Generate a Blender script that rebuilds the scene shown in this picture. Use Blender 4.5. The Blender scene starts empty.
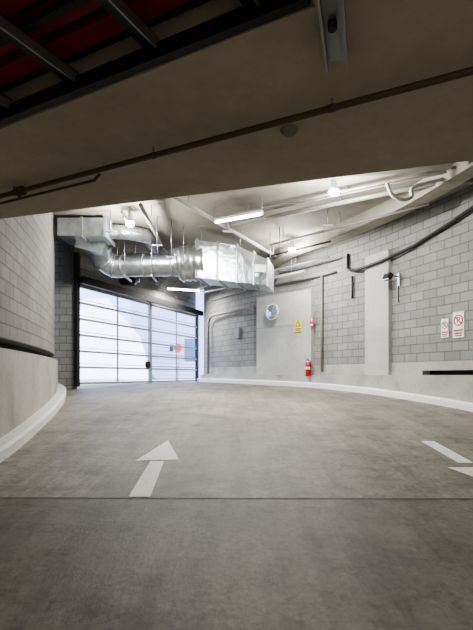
import bpy, bmesh, math, random
from mathutils import Vector, Matrix
random.seed(4)
S=bpy.context.scene
# ------------------------------------------------------------------ materials
def mat(name):
    m=bpy.data.materials.new(name); m.use_nodes=True
    nt=m.node_tree; b=nt.nodes['Principled BSDF']
    return m,nt,b
def plain(name,col,rough=.5,metal=0,emit=None,es=0):
    m,nt,b=mat(name)
    b.inputs['Base Color'].default_value=(*col,1); b.inputs['Roughness'].default_value=rough
    b.inputs['Metallic'].default_value=metal
    if emit: b.inputs['Emission Color'].default_value=(*emit,1); b.inputs['Emission Strength'].default_value=es
    return m
def noise(nt,scale,detail=6,rough=.6,vec=None):
    n=nt.nodes.new('ShaderNodeTexNoise'); n.inputs['Scale'].default_value=scale
    n.inputs['Detail'].default_value=detail; n.inputs['Roughness'].default_value=rough
    if vec is not None: nt.links.new(vec,n.inputs['Vector'])
    return n.outputs['Fac']
def ramp(nt,fac,stops):
    r=nt.nodes.new('ShaderNodeValToRGB'); nt.links.new(fac,r.inputs['Fac'])
    e=r.color_ramp.elements
    e[0].position,e[0].color=stops[0][0],(*stops[0][1],1)
    e[1].position,e[1].color=stops[-1][0],(*stops[-1][1],1)
    for p,c in stops[1:-1]:
        x=e.new(p); x.color=(*c,1)
    return r.outputs['Color']
def mix(nt,a,b,fac,mode='MULTIPLY'):
    n=nt.nodes.new('ShaderNodeMix'); n.data_type='RGBA'; n.blend_type=mode
    for s,v in ((n.inputs[6],a),(n.inputs[7],b)):
        if isinstance(v,tuple): s.default_value=(*v,1)
        else: nt.links.new(v,s)
    if isinstance(fac,float): n.inputs[0].default_value=fac
    else: nt.links.new(fac,n.inputs[0])
    return n.outputs[2]
def mapping(nt,sock,scale):
    n=nt.nodes.new('ShaderNodeMapping'); n.inputs['Scale'].default_value=scale
    nt.links.new(sock,n.inputs['Vector']); return n.outputs[0]
def bump(nt,b,h,strength=.2,dist=.02):
    n=nt.nodes.new('ShaderNodeBump'); n.inputs['Strength'].default_value=strength
    n.inputs['Distance'].default_value=dist
    nt.links.new(h,n.inputs['Height']); nt.links.new(n.outputs[0],b.inputs['Normal'])
def concrete(name,c,dark=.65,scale=1.2,rough=.85,bs=.25):
    m,nt,b=mat(name); pos=nt.nodes.new('ShaderNodeNewGeometry').outputs['Position']
    d=tuple(x*dark for x in c); l=tuple(min(1,x*1.15) for x in c)
    col=ramp(nt,noise(nt,scale,8,.62,pos),[(.3,d),(.5,c),(.72,l)])
    col=mix(nt,col,ramp(nt,noise(nt,scale*14,5,.7,pos),[(.3,(.78,.78,.78)),(.7,(1,1,1))]),.7)
    nt.links.new(col,b.inputs['Base Color']); b.inputs['Roughness'].default_value=rough
    bump(nt,b,noise(nt,scale*25,4,.7,pos),bs,.01)
    return m
def blocks(name,c1,c2,mort):
    m,nt,b=mat(name); tc=nt.nodes.new('ShaderNodeTexCoord')
    pos=nt.nodes.new('ShaderNodeNewGeometry').outputs['Position']
    br=nt.nodes.new('ShaderNodeTexBrick'); nt.links.new(tc.outputs['UV'],br.inputs['Vector'])
    br.inputs['Color1'].default_value=(*c1,1); br.inputs['Color2'].default_value=(*c2,1)
    br.inputs['Mortar'].default_value=(*mort,1); br.inputs['Scale'].default_value=1
    br.inputs['Brick Width'].default_value=.4; br.inputs['Row Height'].default_value=.2
    br.inputs['Mortar Size'].default_value=.012; br.inputs['Mortar Smooth'].default_value=.3
    col=mix(nt,br.outputs['Color'],ramp(nt,noise(nt,.9,6,.6,pos),[(.3,(.66,.66,.66)),(.7,(1.0,1.0,1.0))]),.8)
    col=mix(nt,col,ramp(nt,noise(nt,30,4,.7,pos),[(.3,(.75,.75,.75)),(.7,(1,1,1))]),.6)
    nt.links.new(col,b.inputs['Base Color']); b.inputs['Roughness'].default_value=.9
    inv=nt.nodes.new('ShaderNodeMath'); inv.operation='SUBTRACT'; inv.inputs[0].default_value=1
    nt.links.new(br.outputs['Fac'],inv.inputs[1]); bump(nt,b,inv.outputs[0],.6,.01)
    return m
def floor_mat():
    m,nt,b=mat('floor_concrete'); pos=nt.nodes.new('ShaderNodeNewGeometry').outputs['Position']
    sep=nt.nodes.new('ShaderNodeSeparateXYZ'); nt.links.new(pos,sep.inputs[0])
    big=noise(nt,.55,8,.65,pos)
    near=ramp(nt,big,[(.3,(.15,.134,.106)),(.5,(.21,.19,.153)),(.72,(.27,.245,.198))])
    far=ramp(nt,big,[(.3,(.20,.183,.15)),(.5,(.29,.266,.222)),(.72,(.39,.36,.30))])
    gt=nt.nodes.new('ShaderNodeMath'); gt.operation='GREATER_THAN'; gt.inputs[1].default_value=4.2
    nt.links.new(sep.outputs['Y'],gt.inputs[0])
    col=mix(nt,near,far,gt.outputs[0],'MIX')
    streak=noise(nt,1.0,6,.7,mapping(nt,pos,(5,.45,1)))
    col=mix(nt,col,ramp(nt,streak,[(.34,(.55,.55,.54)),(.58,(1,1,1))]),.65)
    sp=noise(nt,1.5,10,.74,mapping(nt,pos,(1,1.3,1)))
    col=mix(nt,col,ramp(nt,sp,[(.38,(.5,.5,.49)),(.53,(1,1,1)),(.75,(1,1,1))]),.7)
    sp2=noise(nt,5.5,8,.75,pos)
    col=mix(nt,col,ramp(nt,sp2,[(.36,(.6,.6,.59)),(.5,(1,1,1))]),.6)
    cr=noise(nt,22,6,.8,pos)
    col=mix(nt,col,ramp(nt,cr,[(.35,(.6,.6,.6)),(.65,(1,1,1))]),.8)
    nt.links.new(col,b.inputs['Base Color'])
    b.inputs['Roughness'].default_value=.58; b.inputs['Specular IOR Level'].default_value=.4
    bump(nt,b,noise(nt,40,5,.75,mapping(nt,pos,(1,.4,1))),.5,.01)
    return m
def worn_paint(name,c,under):
    m,nt,b=mat(name); pos=nt.nodes.new('ShaderNodeNewGeometry').outputs['Position']
    col=ramp(nt,noise(nt,14,8,.8,pos),[(.32,under),(.46,c),(.8,c)])
    nt.links.new(col,b.inputs['Base Color']); b.inputs['Roughness'].default_value=.7
    return m
def galv(name,c,rough=.3):
    m,nt,b=mat(name); pos=nt.nodes.new('ShaderNodeNewGeometry').outputs['Position']
    v=nt.nodes.new('ShaderNodeTexVoronoi'); v.inputs['Scale'].default_value=7; nt.links.new(pos,v.inputs['Vector'])
    col=ramp(nt,v.outputs['Distance'],[(0,tuple(x*.7 for x in c)),(.8,c)])
    nt.links.new(col,b.inputs['Base Color']); b.inputs['Metallic'].default_value=.95; b.inputs['Roughness'].default_value=rough
    bump(nt,b,noise(nt,4,3,.5,pos),.5,.06)
    return m
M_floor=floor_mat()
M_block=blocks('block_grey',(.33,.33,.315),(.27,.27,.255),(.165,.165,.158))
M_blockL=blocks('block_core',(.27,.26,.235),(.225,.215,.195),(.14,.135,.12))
M_conc=concrete('concrete_light',(.43,.42,.39))
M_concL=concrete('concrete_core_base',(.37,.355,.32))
M_pil=concrete('concrete_pale',(.46,.46,.435),.8,.8)
M_ceil=concrete('concrete_ceiling',(.30,.278,.232),.55,.5)
M_soff=concrete('concrete_soffit',(.50,.445,.35),.78,.7)
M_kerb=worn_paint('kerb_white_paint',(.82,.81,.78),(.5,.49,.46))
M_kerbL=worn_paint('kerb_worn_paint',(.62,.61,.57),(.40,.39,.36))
M_mark=worn_paint('road_white_paint',(.82,.82,.80),(.42,.40,.36))
M_dark=plain('black_steel',(.02,.02,.022),.5,.3)
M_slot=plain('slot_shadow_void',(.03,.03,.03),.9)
M_red=plain('red_oxide_deck',(.30,.028,.05),.7)
M_galv=galv('galvanised_duct',(.58,.62,.66))
M_steel=plain('grey_steel',(.35,.36,.37),.4,.7)
M_white=plain('white_plastic',(.8,.8,.8),.4)
M_pipe=plain('brown_painted_pipe',(.10,.065,.05),.5)
M_cond=plain('grey_conduit',(.24,.23,.21),.5,.2)
M_pvc=plain('pale_grey_pvc',(.50,.50,.48),.5)
M_tube=plain('tube_glow',(1,1,1),.4,0,(1,.98,.95),30)
M_led=plain('led_glow',(1,1,1),.4,0,(.92,.96,1),150)
M_gate=plain('gate_frame_grey',(.34,.35,.42),.45,.3)
M_yel=plain('sign_yellow',(.70,.55,.05),.5)
M_rs=plain('sign_red',(.55,.03,.03),.4)
M_bk=plain('sign_black',(.02,.02,.02),.5)
M_ext=plain('extinguisher_red',(.55,.02,.015),.25)
M_mir=plain('mirror_face',(.60,.72,.80),.15,.8)
M_bwhite=plain('render_white',(.9,.9,.9),.8)
M_bblue=plain('cladding_pale_blue',(.42,.52,.78),.6)
M_blav=plain('cladding_lavender',(.36,.37,.56),.7)
M_glass=plain('window_glass',(.12,.2,.32),.1,.3)
M_asph=concrete('asphalt_pale',(.42,.41,.41),.8,1.5)
M_joint=plain('joint_sealant',(.10,.09,.075),.8)

# ------------------------------------------------------------------ builders
class B:
    def __init__(s,name,mats):
        s.name=name; s.bm=bmesh.new(); s.uv=s.bm.loops.layers.uv.new('UVMap'); s.mats=mats
    def box(s,c,sz,mi=0,rot=None,bev=0):
        M=Matrix.Translation(Vector(c))@(rot.to_4x4() if rot else Matrix())@Matrix.Diagonal((*sz,1))
        r=bmesh.ops.create_cube(s.bm,size=1,matrix=M); vs=r['verts']
        fs={f for v in vs for f in v.link_faces}
        for f in fs: f.material_index=mi
        if bev:
            es={e for v in vs for e in v.link_edges}
            r=bmesh.ops.bevel(s.bm,geom=list(es),offset=bev,segments=2,affect='EDGES')
            for f in r['faces']: f.material_index=mi
    def bar(s,p,q,w,h,mi=0,up=(0,0,1)):
        p=Vector(p);q=Vector(q); d=(q-p); L=d.length; y=d.normalized()
        u=Vector(up); x=y.cross(u)
        if x.length<1e-3: x=y.cross(Vector((1,0,0)))
        x.normalize(); z=x.cross(y)
        R=Matrix((x,y,z)).transposed()
        s.box((p+q)/2,(w,L,h),mi,R)
    def tube(s,pts,r,mi=0,seg=10,cap=True,smooth=True):
        pts=[Vector(p) for p in pts]; n=len(pts); rs=r if isinstance(r,(list,tuple)) else [r]*n
        t0=(pts[1]-pts[0]).normalized(); a=Vector((0,0,1)) if abs(t0.z)<.9 else Vector((1,0,0))
        nrm=(a-t0*a.dot(t0)).normalized(); rings=[]
        for i,p in enumerate(pts):
            if i==0:t=t0
            elif i==n-1:t=(pts[i]-pts[i-1]).normalized()
            else:
                t=((pts[i]-pts[i-1]).normalized()+(pts[i+1]-pts[i]).normalized())
                t=t.normalized() if t.length>1e-6 else t0
            nrm=(nrm-t*nrm.dot(t)).normalized(); b=t.cross(nrm)
            rings.append([s.bm.verts.new(p+(nrm*math.cos(k*2*math.pi/seg)+b*math.sin(k*2*math.pi/seg))*rs[i]) for k in range(seg)])
        for i in range(n-1):
            for k in range(seg):
                f=s.bm.faces.new((rings[i][k],rings[i][(k+1)%seg],rings[i+1][(k+1)%seg],rings[i+1][k]))
                f.material_index=mi; f.smooth=smooth
        if cap:
            for R in (rings[0][::-1],rings[-1]):
                f=s.bm.faces.new(R); f.material_index=mi
    def prism(s,poly,z0,z1,mi=0):
        lo=[s.bm.verts.new((x,y,z0)) for x,y in poly]; hi=[s.bm.verts.new((x,y,z1)) for x,y in poly]
        n=len(poly); fs=[s.bm.faces.new(lo[::-1]),s.bm.faces.new(hi)]
        for i in range(n): fs.append(s.bm.faces.new((lo[i],lo[(i+1)%n],hi[(i+1)%n],hi[i])))
        for f in fs: f.material_index=mi
        return fs
    def sweep(s,path,prof,mi=0,fz=None):
        """path: 2D pts; prof: closed [(off,z,rel)]"""
        n=len(path); m=len(prof); acc=0; rings=[]; us=[]
        for i,p in enumerate(path):
            a=path[max(i-1,0)]; b=path[min(i+1,n-1)]
            t=Vector((b[0]-a[0],b[1]-a[1])).normalized(); nr=Vector((-t.y,t.x))
            if i: acc+=math.dist(path[i],path[i-1])
            us.append(acc)
            g=fz(p[1]) if fz else 0
            rings.append([s.bm.verts.new((p[0]+nr.x*o,p[1]+nr.y*o,z+(g if rel else 0))) for o,z,rel in prof])
        for i in range(n-1):
            for k in range(m):
                k2=(k+1)%m
                vs=(rings[i][k],rings[i+1][k],rings[i+1][k2],rings[i][k2])
                f=s.bm.faces.new(vs); f.material_index=mi
                hor=abs(vs[0].co.z-vs[3].co.z)<1e-4
                for lp,(u,kk) in zip(f.loops,((us[i],k),(us[i+1],k),(us[i+1],k2),(us[i],k2))):
                    lp[s.uv].uv=(u, prof[kk][0] if hor else lp.vert.co.z)
        for R in (rings[0],rings[-1][::-1]):
            f=s.bm.faces.new(R); f.material_index=mi
    def done(s,parent=None,shade=False):
        bmesh.ops.recalc_face_normals(s.bm,faces=s.bm.faces)
        me=bpy.data.meshes.new(s.name); s.bm.to_mesh(me); s.bm.free()
        for m in s.mats: me.materials.append(m)
        o=bpy.data.objects.new(s.name,me); S.collection.objects.link(o)
        if parent: o.parent=parent
        return o
def empty(name,loc=(0,0,0)):
    o=bpy.data.objects.new(name,None); o.location=loc; S.collection.objects.link(o); return o
def catmull(P,n=8):
    out=[]; P=[P[0]]+P+[P[-1]]
    for i in range(1,len(P)-2):
        p0,p1,p2,p3=[Vector(q) for q in P[i-1:i+3]]
        for k in range(n):
            t=k/n
            out.append(.5*((2*p1)+(-p0+p2)*t+(2*p0-5*p1+4*p2-p3)*t*t+(-p0+3*p1-3*p2+p3)*t**3))
    out.append(Vector(P[-2])); return out
def fz(y):
    if y<9: return .09*y
    if y<18: return .81+.09*(y-9)-.005*(y-9)**2
    return 1.215
CZ=5.3
# ------------------------------------------------------------------ floor
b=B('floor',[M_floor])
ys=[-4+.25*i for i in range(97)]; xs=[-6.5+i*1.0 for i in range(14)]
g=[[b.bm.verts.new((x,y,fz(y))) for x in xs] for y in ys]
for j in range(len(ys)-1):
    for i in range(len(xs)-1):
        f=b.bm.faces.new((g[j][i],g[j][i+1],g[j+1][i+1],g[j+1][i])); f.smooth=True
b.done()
def on_floor(name,polys,mats,h=.004):
    b=B(name,mats)
    for poly in polys:
        vs=[b.bm.verts.new((x,y,fz(y)+h)) for x,y in poly]; b.bm.faces.new(vs)
    return b.done()
on_floor('expansion_joint',[[(-2.62,4.192),(5.0,4.14),(5.0,4.152),(-2.62,4.207)]],[M_joint])
on_floor('road_arrow_marking',[[(-.99,4.22),(-.79,4.22),(-.85,5.40),(-1.01,5.40)],[(-1.19,5.42),(-.68,5.46),(-.96,6.45)]],[M_mark])
on_floor('road_arrow_marking',[[(2.57,5.33),(2.75,5.33),(2.75,6.4),(2.57,6.4)],[(2.36,5.15),(2.68,4.2),(2.98,5.15)]],[M_mark])
# ------------------------------------------------------------------ walls
RT=catmull([(-1.72,20.0),(-1.35,18.5),(.12,15.9),(1.93,14),(3.2,12),(4.03,10.1),(4.52,8.8),(4.85,7),(5.0,5),(5.05,2),(5.05,-4)])
LT=catmull([(-2.6,-4),(-2.6,0),(-2.62,3),(-2.74,5.33),(-3.06,7.16),(-3.45,8.9),(-3.88,10.4),(-4.45,12),(-5.0,13.1)])
def cut(path,y0,y1): return [p for p in path if min(y0,y1)<=p[1]<=max(y0,y1)]
b=B('wall_right',[M_block,M_conc,M_slot])
b.sweep(RT,[(.30,1.8,0),(.30,CZ,0),(.6,CZ,0),(.6,1.8,0)],0)
b.sweep(RT,[(.30,1.6,0),(.30,1.8,0),(.6,1.8,0),(.6,1.6,0)],1)
b.sweep(RT,[(.15,-.2,1),(.15,1.5,0),(.6,1.5,0),(.6,-.2,1)],1,fz)
b.sweep(cut(RT,10.3,20.1),[(.28,1.5,0),(.28,1.6,0),(.6,1.6,0),(.6,1.5,0)],1)
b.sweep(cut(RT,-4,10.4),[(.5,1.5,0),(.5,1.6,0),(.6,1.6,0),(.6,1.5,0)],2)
b.done()
b=B('kerb_right',[M_kerb]); b.sweep(RT,[(0,-.05,1),(0,.12,1),(.03,.15,1),(.15,.15,1),(.15,-.05,1)],0,fz); b.done()
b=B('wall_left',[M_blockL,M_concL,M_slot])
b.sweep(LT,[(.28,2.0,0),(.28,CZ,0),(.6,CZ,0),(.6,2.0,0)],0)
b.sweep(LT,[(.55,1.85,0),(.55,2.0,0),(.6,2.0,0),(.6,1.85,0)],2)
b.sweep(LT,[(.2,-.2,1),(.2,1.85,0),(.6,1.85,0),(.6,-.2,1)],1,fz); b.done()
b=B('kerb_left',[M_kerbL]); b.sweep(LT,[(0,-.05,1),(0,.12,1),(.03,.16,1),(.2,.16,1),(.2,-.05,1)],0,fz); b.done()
GL=Vector((-4.51,13)); GR=Vector((-1.72,20.0)); GD=(GR-GL).normalized(); GN=Vector((-GD.y,GD.x))
b=B('wall_gate',[M_block,M_conc])
b.sweep([GR+GD*.2,GL-GD*.1],[(-.15,4.1,0),(-.15,CZ,0),(-.4,CZ,0),(-.4,4.1,0)],0)
b.sweep([(-4.62,13.05),(-5.6,13.05)],[(0,1,0),(0,CZ,0),(-.3,CZ,0),(-.3,1,0)],0)
b.done()
b=B('wall_back',[M_conc]); b.box((1,-4.1,2.4),(8.5,.2,6)); b.done()
b=B('concrete_pilaster',[M_pil]); b.sweep(cut(RT,11.25,12.15),[(.2,1.5,0),(.2,4.6,0),(.298,4.6,0),(.298,1.5,0)]); b.done()
b=B('concrete_wall_panel',[M_pil,M_cond]); b.sweep(cut(RT,13.6,15.45),[(.16,-.02,1),(.16,4.1,0),(.298,4.1,0),(.298,-.02,1)],0,fz)
b.sweep(cut(RT,13.6,15.45),[(.155,3.05,0),(.155,3.065,0),(.17,3.065,0),(.17,3.05,0)],1); b.done()
# ------------------------------------------------------------------ ceilings
b=B('ceiling',[M_ceil])
b.prism([(-6,-4.2),(6,-4.2),(6,11),(4,15),(0,20.5),(-1.6,20.5),(-1.95,20.1),(-4.7,13.15),(-6,13.15)],CZ,CZ+.3); b.done()
b=B('ceiling_near_slab',[M_soff])
b.prism([(-3.1,4.43),(-3.1,3.55),(.3,1.75),(-2.0,-2.6),(-2.0,-4),(5.25,-4),(5.25,1.86)],2.9,CZ); b.done()
b=B('ceiling_void_deck',[M_red,M_dark])
E=Vector((.885,-.466)); N=Vector((.466,.885)); C0=Vector((.3,1.75))
def V3(a,c,z): p=C0+E*a+N*c; return (p.x,p.y,z)
b.prism([tuple((C0+E*0)[:]),tuple((C0-E*3.9)[:]),tuple((C0-E*3.9-N*5)[:]),tuple((C0-N*5)[:])],3.10,3.2,1)
for i in range(24):
    b.bar(V3(-3.1,-.13-.15*i,3.085),V3(-.35,-.13-.15*i,3.085),.10,.05,0)
b.done()
b=B('cable_tray',[M_dark,M_steel])
b.bar(V3(-3.1,-.03,2.94),V3(-.02,-.03,2.94),.04,.07,0)
for c in (-.34,-.9): b.bar(V3(-3.1,c,3.02),V3(-.02,c,3.02),.035,.03,0)
for i in range(6):
    a=-.25-.5*i
    b.bar(V3(a,-.02,2.99),V3(a,-3,2.99),.055,.05,0); b.bar(V3(a+.034,-.02,2.975),V3(a+.034,-3,2.975),.010,.05,1)
b.done()
b=B('steel_bracket',[M_steel,M_dark])
b.bar((.31,1.55,2.885),(.44,2.02,2.885),.09,.012,0)
b.bar((.27,1.56,2.86),(.40,2.03,2.86),.01,.06,0); b.bar((.352,1.54,2.86),(.482,2.01,2.86),.01,.06,0)
b.tube([(.375,1.8,2.9),(.375,1.8,2.85)],.018,1); b.done()
b=B('ceiling_pipe',[M_pipe,M_steel])
P0=Vector((-1.79,3.48,2.85)); P1=Vector((1.05,2.04,2.85)); D=(P1-P0)
b.tube([P0-D*.4,P0,P1,P1+D*1.2],.017,0,12)
for t in (-.2,.05,.45,.8,1.3):
    p=P0+D*t; b.tube([p-D*.005,p+D*.005],.020,0,12); b.tube([p,p+Vector((0,0,.05))],.006,1)
p=P0+D*.07; b.tube([p-D*.012,p+D*.012],.032,0,12); b.tube([p,p-Vector((0,0,.06))],.012,0); b.done()
b=B('ceiling_pipe',[M_pipe]); 
b.tube([(-2.5,3.95,2.87),(-1.9,3.68,2.87),(-1.0,3.24,2.87),(-.95,3.2,2.9)],.010,0,8); b.done()
b=B('sprinkler_stub',[M_ceil]); b.tube([(.30,2.62,2.9),(.30,2.62,2.89),(.30,2.62,2.87)],[.05,.05,.035],0,20); b.done()  # sprinkler stub under the near slab, shaped as a round disc
b=B('ceiling_beam',[M_ceil]); 
BP=catmull([(.7,16.4),(1.3,13.6),(2.5,11.6),(3.35,9.8),(3.95,7.5)],6)
b.sweep(BP,[(0,4.98,0),(0,CZ,0),(.35,CZ,0),(.35,4.98,0)]); b.done()
b=B('ceiling_beam',[M_ceil]); b.bar((-4.0,9.0,5.15),(3.6,7.6,5.15),.5,.3,0); b.done()
# ------------------------------------------------------------------ gate
def G(t,z,n=0): p=GL+(GR-GL)*t+GN*n; return (p.x,p.y,z)
b=B('security_gate',[M_gate,M_dark,M_steel])
g0=1.17
for t,zt in ((0.0,4.95),(1.0,4.1)): b.bar(G(t,g0),G(t,zt),.12,.12,1,up=(GD.x,GD.y,0))
b.bar(G(.503,g0),G(.503,4.1),.09,.12,0,up=(GD.x,GD.y,0))
n=7
for i in range(n):
    z=1.26+(4.02-1.26)*i/(n-1)
    b.bar(G(0,z),G(1,z),.07,.055,0); 
    if i<n-1: b.bar(G(0,z+.1,-.01),G(1,z+.1,-.01),.02,.018,0)
for t in (.25,.76): b.bar(G(t,1.25),G(t,4.02),.035,.05,0,up=(GD.x,GD.y,0))
for k in range(9):
    z=1.35+.15*k; b.bar(G(.51,z,.02),G(.99,z,.02),.012,.016,0)
b.bar(G(-.01,4.16,-.2),G(1.01,4.16,-.2),.16,.2,1)
b.tube([G(.47,1.86,-.1),G(.47,1.86,-.03)],.13,1,20)
b.done()
b=B('gate_motor',[M_dark,M_steel]); p=G(.25,4.5,-.4); b.box(p,(.5,.35,.28),0,None,.03)
b.tube([p,(p[0],p[1],CZ)],.02,1); b.tube([(p[0]+.2,p[1],p[2]),(p[0]+.36,p[1],p[2])],.08,1,16); b.done()
# ------------------------------------------------------------------ duct
b=B('ventilation_duct',[M_galv,M_steel])
dp=catmull([(-3.45,11.7,4.85),(-3.55,12.1,4.62),(-3.3,12.35,4.42),(-2.8,12.3,4.42),(-1.7,12.2,4.42),(-1.55,12.2,4.44),(-1.2,12.2,4.46),(-.95,12.25,4.48)],6)
dr=[]
for i,p in enumerate(dp):
    t=i/(len(dp)-1)
    r=.29 if t<.58 else (.29+.17*min(1,(t-.58)/.18))
    if t>.66: r+=.025*math.sin(i*2.2)
    dr.append(r)
b.tube(dp,dr,0,24)
for i in range(8,len(dp)-12,4):
    p=dp[i]; q=dp[i+1]; d=(q-p).normalized()*.02; b.tube([p-d,p+d],dr[i]+.02,1,24)
def hexa(pts,mi=0):
    v=[b.bm.verts.new(p) for p in pts]
    for q in ((0,1,2,3),(7,6,5,4),(0,4,5,1),(1,5,6,2),(2,6,7,3),(3,7,4,0)):
        f=b.bm.faces.new([v[k] for k in q]); f.material_index=mi
def sect(x,y,z0,z1,hw=.5,e=0): return [(x-.12,y-hw-e,z0-e),(x+.12,y+hw+e,z0-e),(x+.12,y+hw+e,z1+e),(x-.12,y-hw-e,z1+e)]
s0=sect(-.95,12.35,4.02,4.98); s1=sect(.1,12.6,3.95,4.92); s2=sect(.95,12.9,3.92,4.62)
hexa(s0+s1); hexa(s1+s2)
for (x,y,a,c) in ((-.93,12.35,4.02,4.98),(-.4,12.48,3.985,4.95),(.1,12.6,3.95,4.92),(.55,12.75,3.93,4.77),(.93,12.9,3.92,4.62)):
    p=sect(x,y,a,c,.5,.03); q=[(u+.04,v,w) for u,v,w in p]; hexa(p+q,1)
b.box((.62,12.1,4.3),(.3,.1,.2),1)
b.box((-3.65,11.25,5.0),(1.15,.8,.42),0); b.box((-3.65,11.25,4.99),(.05,.86,.48),1); b.box((-3.1,11.25,4.99),(.05,.86,.48),1)
b.box((-3.62,11.6,4.72),(.7,.5,.3),0,Matrix.Rotation(.25,3,'Y'))
b.tube([(-3.1,11.25,5.0),(-2.7,11.3,5.0),(-2.3,11.6,5.0),(-2.2,12.6,5.0)],.17,0,18)
b.tube(catmull([(-3.2,13.3,4.75),(-2.0,13.3,4.75),(.4,14.2,4.75),(1.2,14.8,4.75)],4),.25,0,18)
for x,y,z in ((-3.2,12.35,4.6),(-2.7,12.3,4.6),(-2.1,12.25,4.6),(-.9,11.8,4.9),(.1,12.05,4.9),(.9,12.35,4.6),(-1.35,11.75,4.6)):
    b.tube([(x,y,z),(x,y,CZ)],.012,1,6)
for x in (-2.9,-2.2): b.bar((x,11.9,4.08),(x,12.7,4.08),.04,.04,1); b.tube([(x,11.92,4.08),(x,11.92,CZ)],.012,1,6)
b.done()
# ------------------------------------------------------------------ service pipes
def pipe(name,pts,r,m,hang=None):
    b=B(name,[m,M_steel]); b.tube(pts,r,0,10)
    if hang:
        for t in hang:
            p=Vector(pts[0]).lerp(Vector(pts[-1]),t); b.tube([p,(p.x,p.y,CZ)],.01,1,6)
    b.done()
pipe('sprinkler_pipe',[(-1.3,9.2,5.1),(1.54,14.6,5.1)],.045,M_pvc,(.1,.4,.7,.95))
for k,(dy,dz) in enumerate(((0,0),(.22,.02),(.5,-.05),(.75,.03))):
    pipe('sprinkler_pipe' if k==2 else 'electrical_conduit',[(-.2,10.5+dy,5.12+dz),(3.75,8.05+dy,5.12+dz),(4.6,7.9+dy,5.12+dz)],(.025,.02,.05,.03)[k],M_cond,(.1,.5,.9) if k!=1 else None)
pipe('electrical_conduit',[(.9,12.2,4.95),(3.9,9.3,4.95)],.03,M_cond,(.1,.5,.9))
pipe('electrical_conduit',[(.9,13.2,4.9),(2.4,11.7,4.9)],.025,M_dark,(.1,.9))
pipe('electrical_conduit',[(-2.6,10.6,5.14),(-2.6,14,5.14),(-1.5,16.5,5.14)],.025,M_cond,(.2,.8))
pipe('sprinkler_pipe',[(-2.0,9.6,5.05),(-2.05,12.6,5.05),(-1.0,16.5,5.05)],.045,M_cond,(.1,.9))
pipe('sprinkler_pipe',[(-1.4,17.2,4.55),(2.0,13.5,4.55)],.04,M_cond,(.1,.5,.9))
pipe('electrical_conduit',[(-1.5,17.5,4.8),(2.6,12.9,4.8)],.03,M_cond,(.2,.8))
pipe('drain_pipe',catmull([(2.75,8.4,5.0),(2.85,8.4,4.78),(3.05,8.4,4.70),(3.2,8.4,4.76),(3.2,8.4,4.9),(3.45,8.4,5.0),(4.55,8.2,5.18)],5),.035,M_pvc)
for x,y,l in ((-2.9,10.6,.5),(-1.9,11.0,.7),(-1.6,11.3,.9),(-.2,10.9,.4),(1.1,11.8,.5),(2.1,10.6,.35),(-2.3,13.6,1.1),(-1.2,15.5,1.0)):
    b=B('hanger_rod',[M_steel]); b.tube([(x,y,CZ),(x,y,CZ-l)],.012,0,6); b.bar((x-.12,y,CZ-l),(x+.12,y,CZ-l),.03,.03,0); b.done()
def W(y,off,z):
    best=min(range(1,len(RT)-1),key=lambda i:abs(RT[i][1]-y))
    i=best; 
    j=i+1 if RT[i][1]>y else i-1
    a,c=RT[i],RT[j]; t=(y-a[1])/(c[1]-a[1]); p=a.lerp(c,max(0,min(1,t)))
    tg=(RT[i+1]-RT[i-1]).normalized(); nr=Vector((-tg.y,tg.x)); q=p+nr*off
    return Vector((q.x,q.y,z)),tg,nr
pipe('cable_conduit',[W(y,.14 if y>11 else .22,z)[0] for y,z in ((6,4.92),(7.5,4.90),(8.6,4.88),(9.6,4.66),(10.5,4.46),(11.4,4.34),(12.2,4.3))]+[W(12.45,.2,4.36)[0],W(12.6,.24,4.45)[0],W(12.6,.25,4.85)[0]],.04,M_dark)
pipe('cable_conduit',[W(12.45,.25,3.6)[0],W(12.45,.25,4.2)[0]],.03,M_dark)
pipe('electrical_conduit',[W(18.2,.1,1.55)[0],W(18.2,.1,3.6)[0],W(18.0,.1,3.78)[0],W(17.7,.1,3.82)[0],W(15.5,.1,3.75)[0]],.05,M_cond)
pipe('electrical_conduit',[W(y,.24,4.45)[0] for y in (18,17,16,15,14,13)],.03,M_cond)
pipe('electrical_conduit',[W(13.45,.22,1.6)[0],W(13.45,.22,4.45)[0]],.03,M_cond)
# ------------------------------------------------------------------ lights
def tube_light(a,c,energy,up=CZ):
    a=Vector(a);c=Vector(c); root=empty('fluorescent_or_fill_batten',(a+c)/2); mid=(a+c)/2
    b=B('batten_body',[M_white,M_tube,M_steel]); d=(c-a).normalized()
    z=Vector((0,0,.05))
    b.bar(a+z-mid,c+z-mid,.09,.05,0); b.tube([a-mid,c-mid],.026,1,10)
    for e in (a,c):
        b.box(e-mid+Vector((0,0,.01)),(.05,.05,.07),0)
        b.tube([e-mid+z,(e-mid).xy.to_3d()+Vector((0,0,up-mid.z))],.008,2,6)
    b.done(root)
    L=bpy.data.lights.new('batten_light','AREA'); L.shape='RECTANGLE'; L.size=(c-a).length; L.size_y=.08; L.energy=energy; L.color=(1,.965,.90)
    o=bpy.data.objects.new('batten_light',L); S.collection.objects.link(o); o.parent=root
    o.location=(0,0,-.05); o.rotation_euler=(0,0,math.atan2(d.y,d.x))
def spot(p,energy,col=(1,.985,.95)):
    root=empty('ceiling_downlight',p); b=B('housing',[M_white,M_led])
    b.tube([(0,0,CZ-p[2]),(0,0,.03),(0,0,0)],[.02,.08,.09],0,20); b.tube([(0,0,0),(0,0,-.04),(0,0,-.08)],[.10,.10,.06],1,20); b.done(root)
    L=bpy.data.lights.new('led_light','POINT'); L.energy=energy; L.color=col; L.shadow_soft_size=.08
    o=bpy.data.objects.new('led_light',L); S.collection.objects.link(o); o.parent=root; o.location=(0,0,-.19)
tube_light((-.48,10.4,4.95),(.55,9.85,4.95),230)
tube_light((-2.6,17.2,4.72),(-1.4,17.6,4.72),170)
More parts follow.
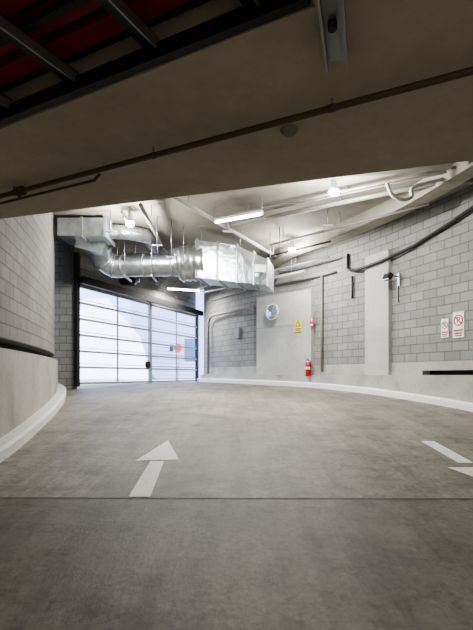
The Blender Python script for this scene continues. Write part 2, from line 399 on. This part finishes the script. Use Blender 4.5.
spot((-2.43,10.5,4.98),250); spot((1.84,8.7,4.98),260); spot((1.53,12.7,4.98),250)
tube_light((1.6,-1.2,2.8),(2.8,-1.2,2.8),105,2.9)  # unseen fill tube added behind the camera to brighten the near floor
tube_light((-1.0,-3.2,2.8),(.2,-3.2,2.8),95,2.9)  # another added fill tube, out of view, lifting the foreground
# ------------------------------------------------------------------ wall objects
def frame(y,off,z):
    p,tg,nr=W(y,off,z); face=-nr
    x=Vector((-face.y,face.x,0)); 
    R=Matrix((x,Vector((face.x,face.y,0))*-1,Vector((0,0,1)))).transposed()
    return p,R
def mkroot(name,y,off,z):
    p,R=frame(y,off,z); r=empty(name,p); r.rotation_euler=R.to_euler(); return r
def text(root,s,size,loc,m):
    c=bpy.data.curves.new('lettering','FONT'); c.body=s; c.size=size; c.align_x='CENTER'; c.align_y='CENTER'; c.extrude=.002
    c.materials.append(m); o=bpy.data.objects.new('lettering',c); S.collection.objects.link(o)
    o.parent=root; o.location=loc; o.rotation_euler=(math.pi/2,0,0)
r=mkroot('convex_mirror',14.8,-.02,3.53)
b=B('mirror_dish',[M_mir,M_steel,M_white])
R0=.24
b.tube([(0,-.0,0),(0,-.015,0),(0,-.045,0),(0,-.07,0),(0,-.08,0)],[R0,R0*.95,R0*.7,R0*.38,.02],0,32)
b.tube([(0,.03,0),(0,-.01,0)],[R0+.015,R0+.02],2,32); b.tube([(0,.03,0),(0,.17,0)],.02,1); b.done(r)
r=mkroot('warning_sign',14.15,.14,3.02)
b=B('plate',[M_yel,M_bk]); b.box((0,0,0),(.30,.012,.38)); 
v=[b.bm.verts.new(q) for q in ((-.11,-.008,-.02),(.11,-.008,-.02),(0,-.008,.17))]; f=b.bm.faces.new(v); f.material_index=1
v=[b.bm.verts.new(q) for q in ((-.075,-.01,0),(.075,-.01,0),(0,-.01,.13))]; f=b.bm.faces.new(v); f.material_index=0
b.box((0,-.008,-.09),(.22,.004,.03),1); b.box((0,-.008,-.14),(.18,.004,.02),1); b.done(r)
r=mkroot('extinguisher_sign',13.72,.14,3.1)
b=B('plate',[M_rs,M_white]); b.box((0,0,0),(.14,.01,.30)); b.box((0,-.006,.06),(.05,.004,.12),1); b.box((0,-.006,-.1),(.10,.004,.05),1); b.done(r)
r=mkroot('fire_extinguisher',13.75,.03,1.72)
b=B('cylinder_body',[M_ext,M_dark,M_white,M_steel])
b.tube([(0,0,-.26),(0,0,-.25),(0,0,.1),(0,0,.15),(0,0,.18),(0,0,.2)],[.07,.085,.085,.07,.035,.03],0,24)
b.tube([(0,0,-.06),(0,0,.02)],.087,2,24); b.tube([(0,0,.19),(0,0,.24)],.025,3,12)
b.bar((0,.02,.24),(0,-.11,.27),.025,.012,1); b.bar((0,.02,.22),(0,-.1,.21),.02,.01,1)
b.tube([(.02,0,.22),(.09,-.01,.2),(.12,-.01,.1),(.11,-.01,-.1),(.1,-.01,-.16)],.012,1,8)
b.tube([(.1,-.01,-.14),(.1,-.01,-.2)],[.014,.022],1,8)
b.box((0,.1,.0),(.06,.05,.3),3); b.done(r)
def nopark(y,w,h,z):
    r=mkroot('no_parking_sign',y,.285,z); b=B('plate',[M_white,M_rs,M_bk]); b.box((0,0,0),(w,.01,h),0,None,.004)
    c=h*.17; rr=w*.36; pts=[(rr*math.cos(a),-.008,c+rr*math.sin(a)) for a in [k*math.pi/12 for k in range(25)]]
    b.tube(pts,w*.045,1,6,False); b.bar((-rr*.7,-.009,c+rr*.7),(rr*.7,-.009,c-rr*.7),.006,w*.08,1)
    b.box((0,-.006,-h*.22),(w*.8,.003,h*.07),1); b.box((0,-.006,-h*.33),(w*.7,.003,h*.05),2); b.box((0,-.006,-h*.42),(w*.6,.003,h*.04),2); b.done(r)
    text(r,'P',rr*1.6,(0,-.007,c),M_bk)
nopark(9.72,.2,.40,2.5); nopark(9.40,.29,.54,2.54)
r=mkroot('wall_floodlight',11.0,.28,3.75)
b=B('lamp_head',[M_dark,M_steel,M_white]); b.box((0,-.01,.05),(.08,.03,.3),1); b.bar((0,-.02,.12),(-.02,-.28,.14),.03,.03,1)
b.box((-.02,-.32,.1),(.24,.12,.16),0,Matrix.Rotation(-.5,3,'X'),.02); b.box((-.02,-.37,.07),(.19,.02,.12),2,Matrix.Rotation(-.5,3,'X')); b.tube([(0,-.02,-.1),(.02,-.04,-.4),(0,0,-.5)],.012,0); b.done(r)
r=mkroot('junction_box',16.3,.25,3.0); b=B('box_body',[M_cond]); b.box((0,0,0),(.25,.08,.35),0,None,.01); b.box((0,-.045,0),(.2,.01,.3),0); b.done(r)
# ------------------------------------------------------------------ exterior
b=B('ground_outside',[M_asph]); b.prism([(-50,19.9),(-50,70),(12,70),(12,20.1),(-6.5,20.1)],1.1,1.2); 
b.prism([(-50,13.4),(-50,19.9),(-6.5,19.9),(-6.5,13.4)],1.1,1.2); b.done()
b=B('neighbouring_building',[M_bwhite,M_bblue,M_glass,M_blav])
b.box((-13,34,6),(14,1,10),1)
b.box((-3,31,5),(8,1,8),3)
for i in range(3): b.box((-3.0+2*i,30.45,3.2),(.9,.1,1.4),2)
v0=[(-10.2,1.2),(-5.0,1.2),(-5.6,3.6),(-7.6,6.0),(-9.0,6.0)]
v=[b.bm.verts.new((x,27,z)) for x,z in v0]; w=[b.bm.verts.new((x,27.4,z)) for x,z in v0]
b.bm.faces.new(v); b.bm.faces.new(w[::-1])
for i in range(5): b.bm.faces.new((v[i],v[(i+1)%5],w[(i+1)%5],w[i]))
b.done()
r=empty('street_sign',(-3.05,24,1.2)); b=B('sign_disc',[M_rs,M_bk,M_steel])
b.tube([(0,0,0),(0,0,2.0)],.03,2); b.tube([(0,-.04,1.7),(0,-.06,1.7)],.22,0,24); b.box((-.34,-.03,1.7),(.2,.06,.34),1); b.done(r)
sun=bpy.data.lights.new('sun','SUN'); sun.energy=11; sun.angle=.01; o=bpy.data.objects.new('sun',sun); S.collection.objects.link(o); o.rotation_euler=(math.radians(42),0,math.radians(-25))
w=bpy.data.worlds.new('world'); S.world=w; w.use_nodes=True
bg=w.node_tree.nodes['Background']; bg.inputs[0].default_value=(.50,.66,1,1); bg.inputs[1].default_value=4.2
S.view_settings.look='AgX - Medium High Contrast'
S.view_settings.exposure=.08
# ------------------------------------------------------------------ camera
c=bpy.data.cameras.new('camera'); co=bpy.data.objects.new('camera',c); S.collection.objects.link(co); S.camera=co
co.location=(0,0,1.5); co.rotation_euler=(math.pi/2,0,0); c.sensor_fit='VERTICAL'; c.sensor_height=36; c.lens=460/630*36; c.shift_y=.0952; c.clip_start=.05
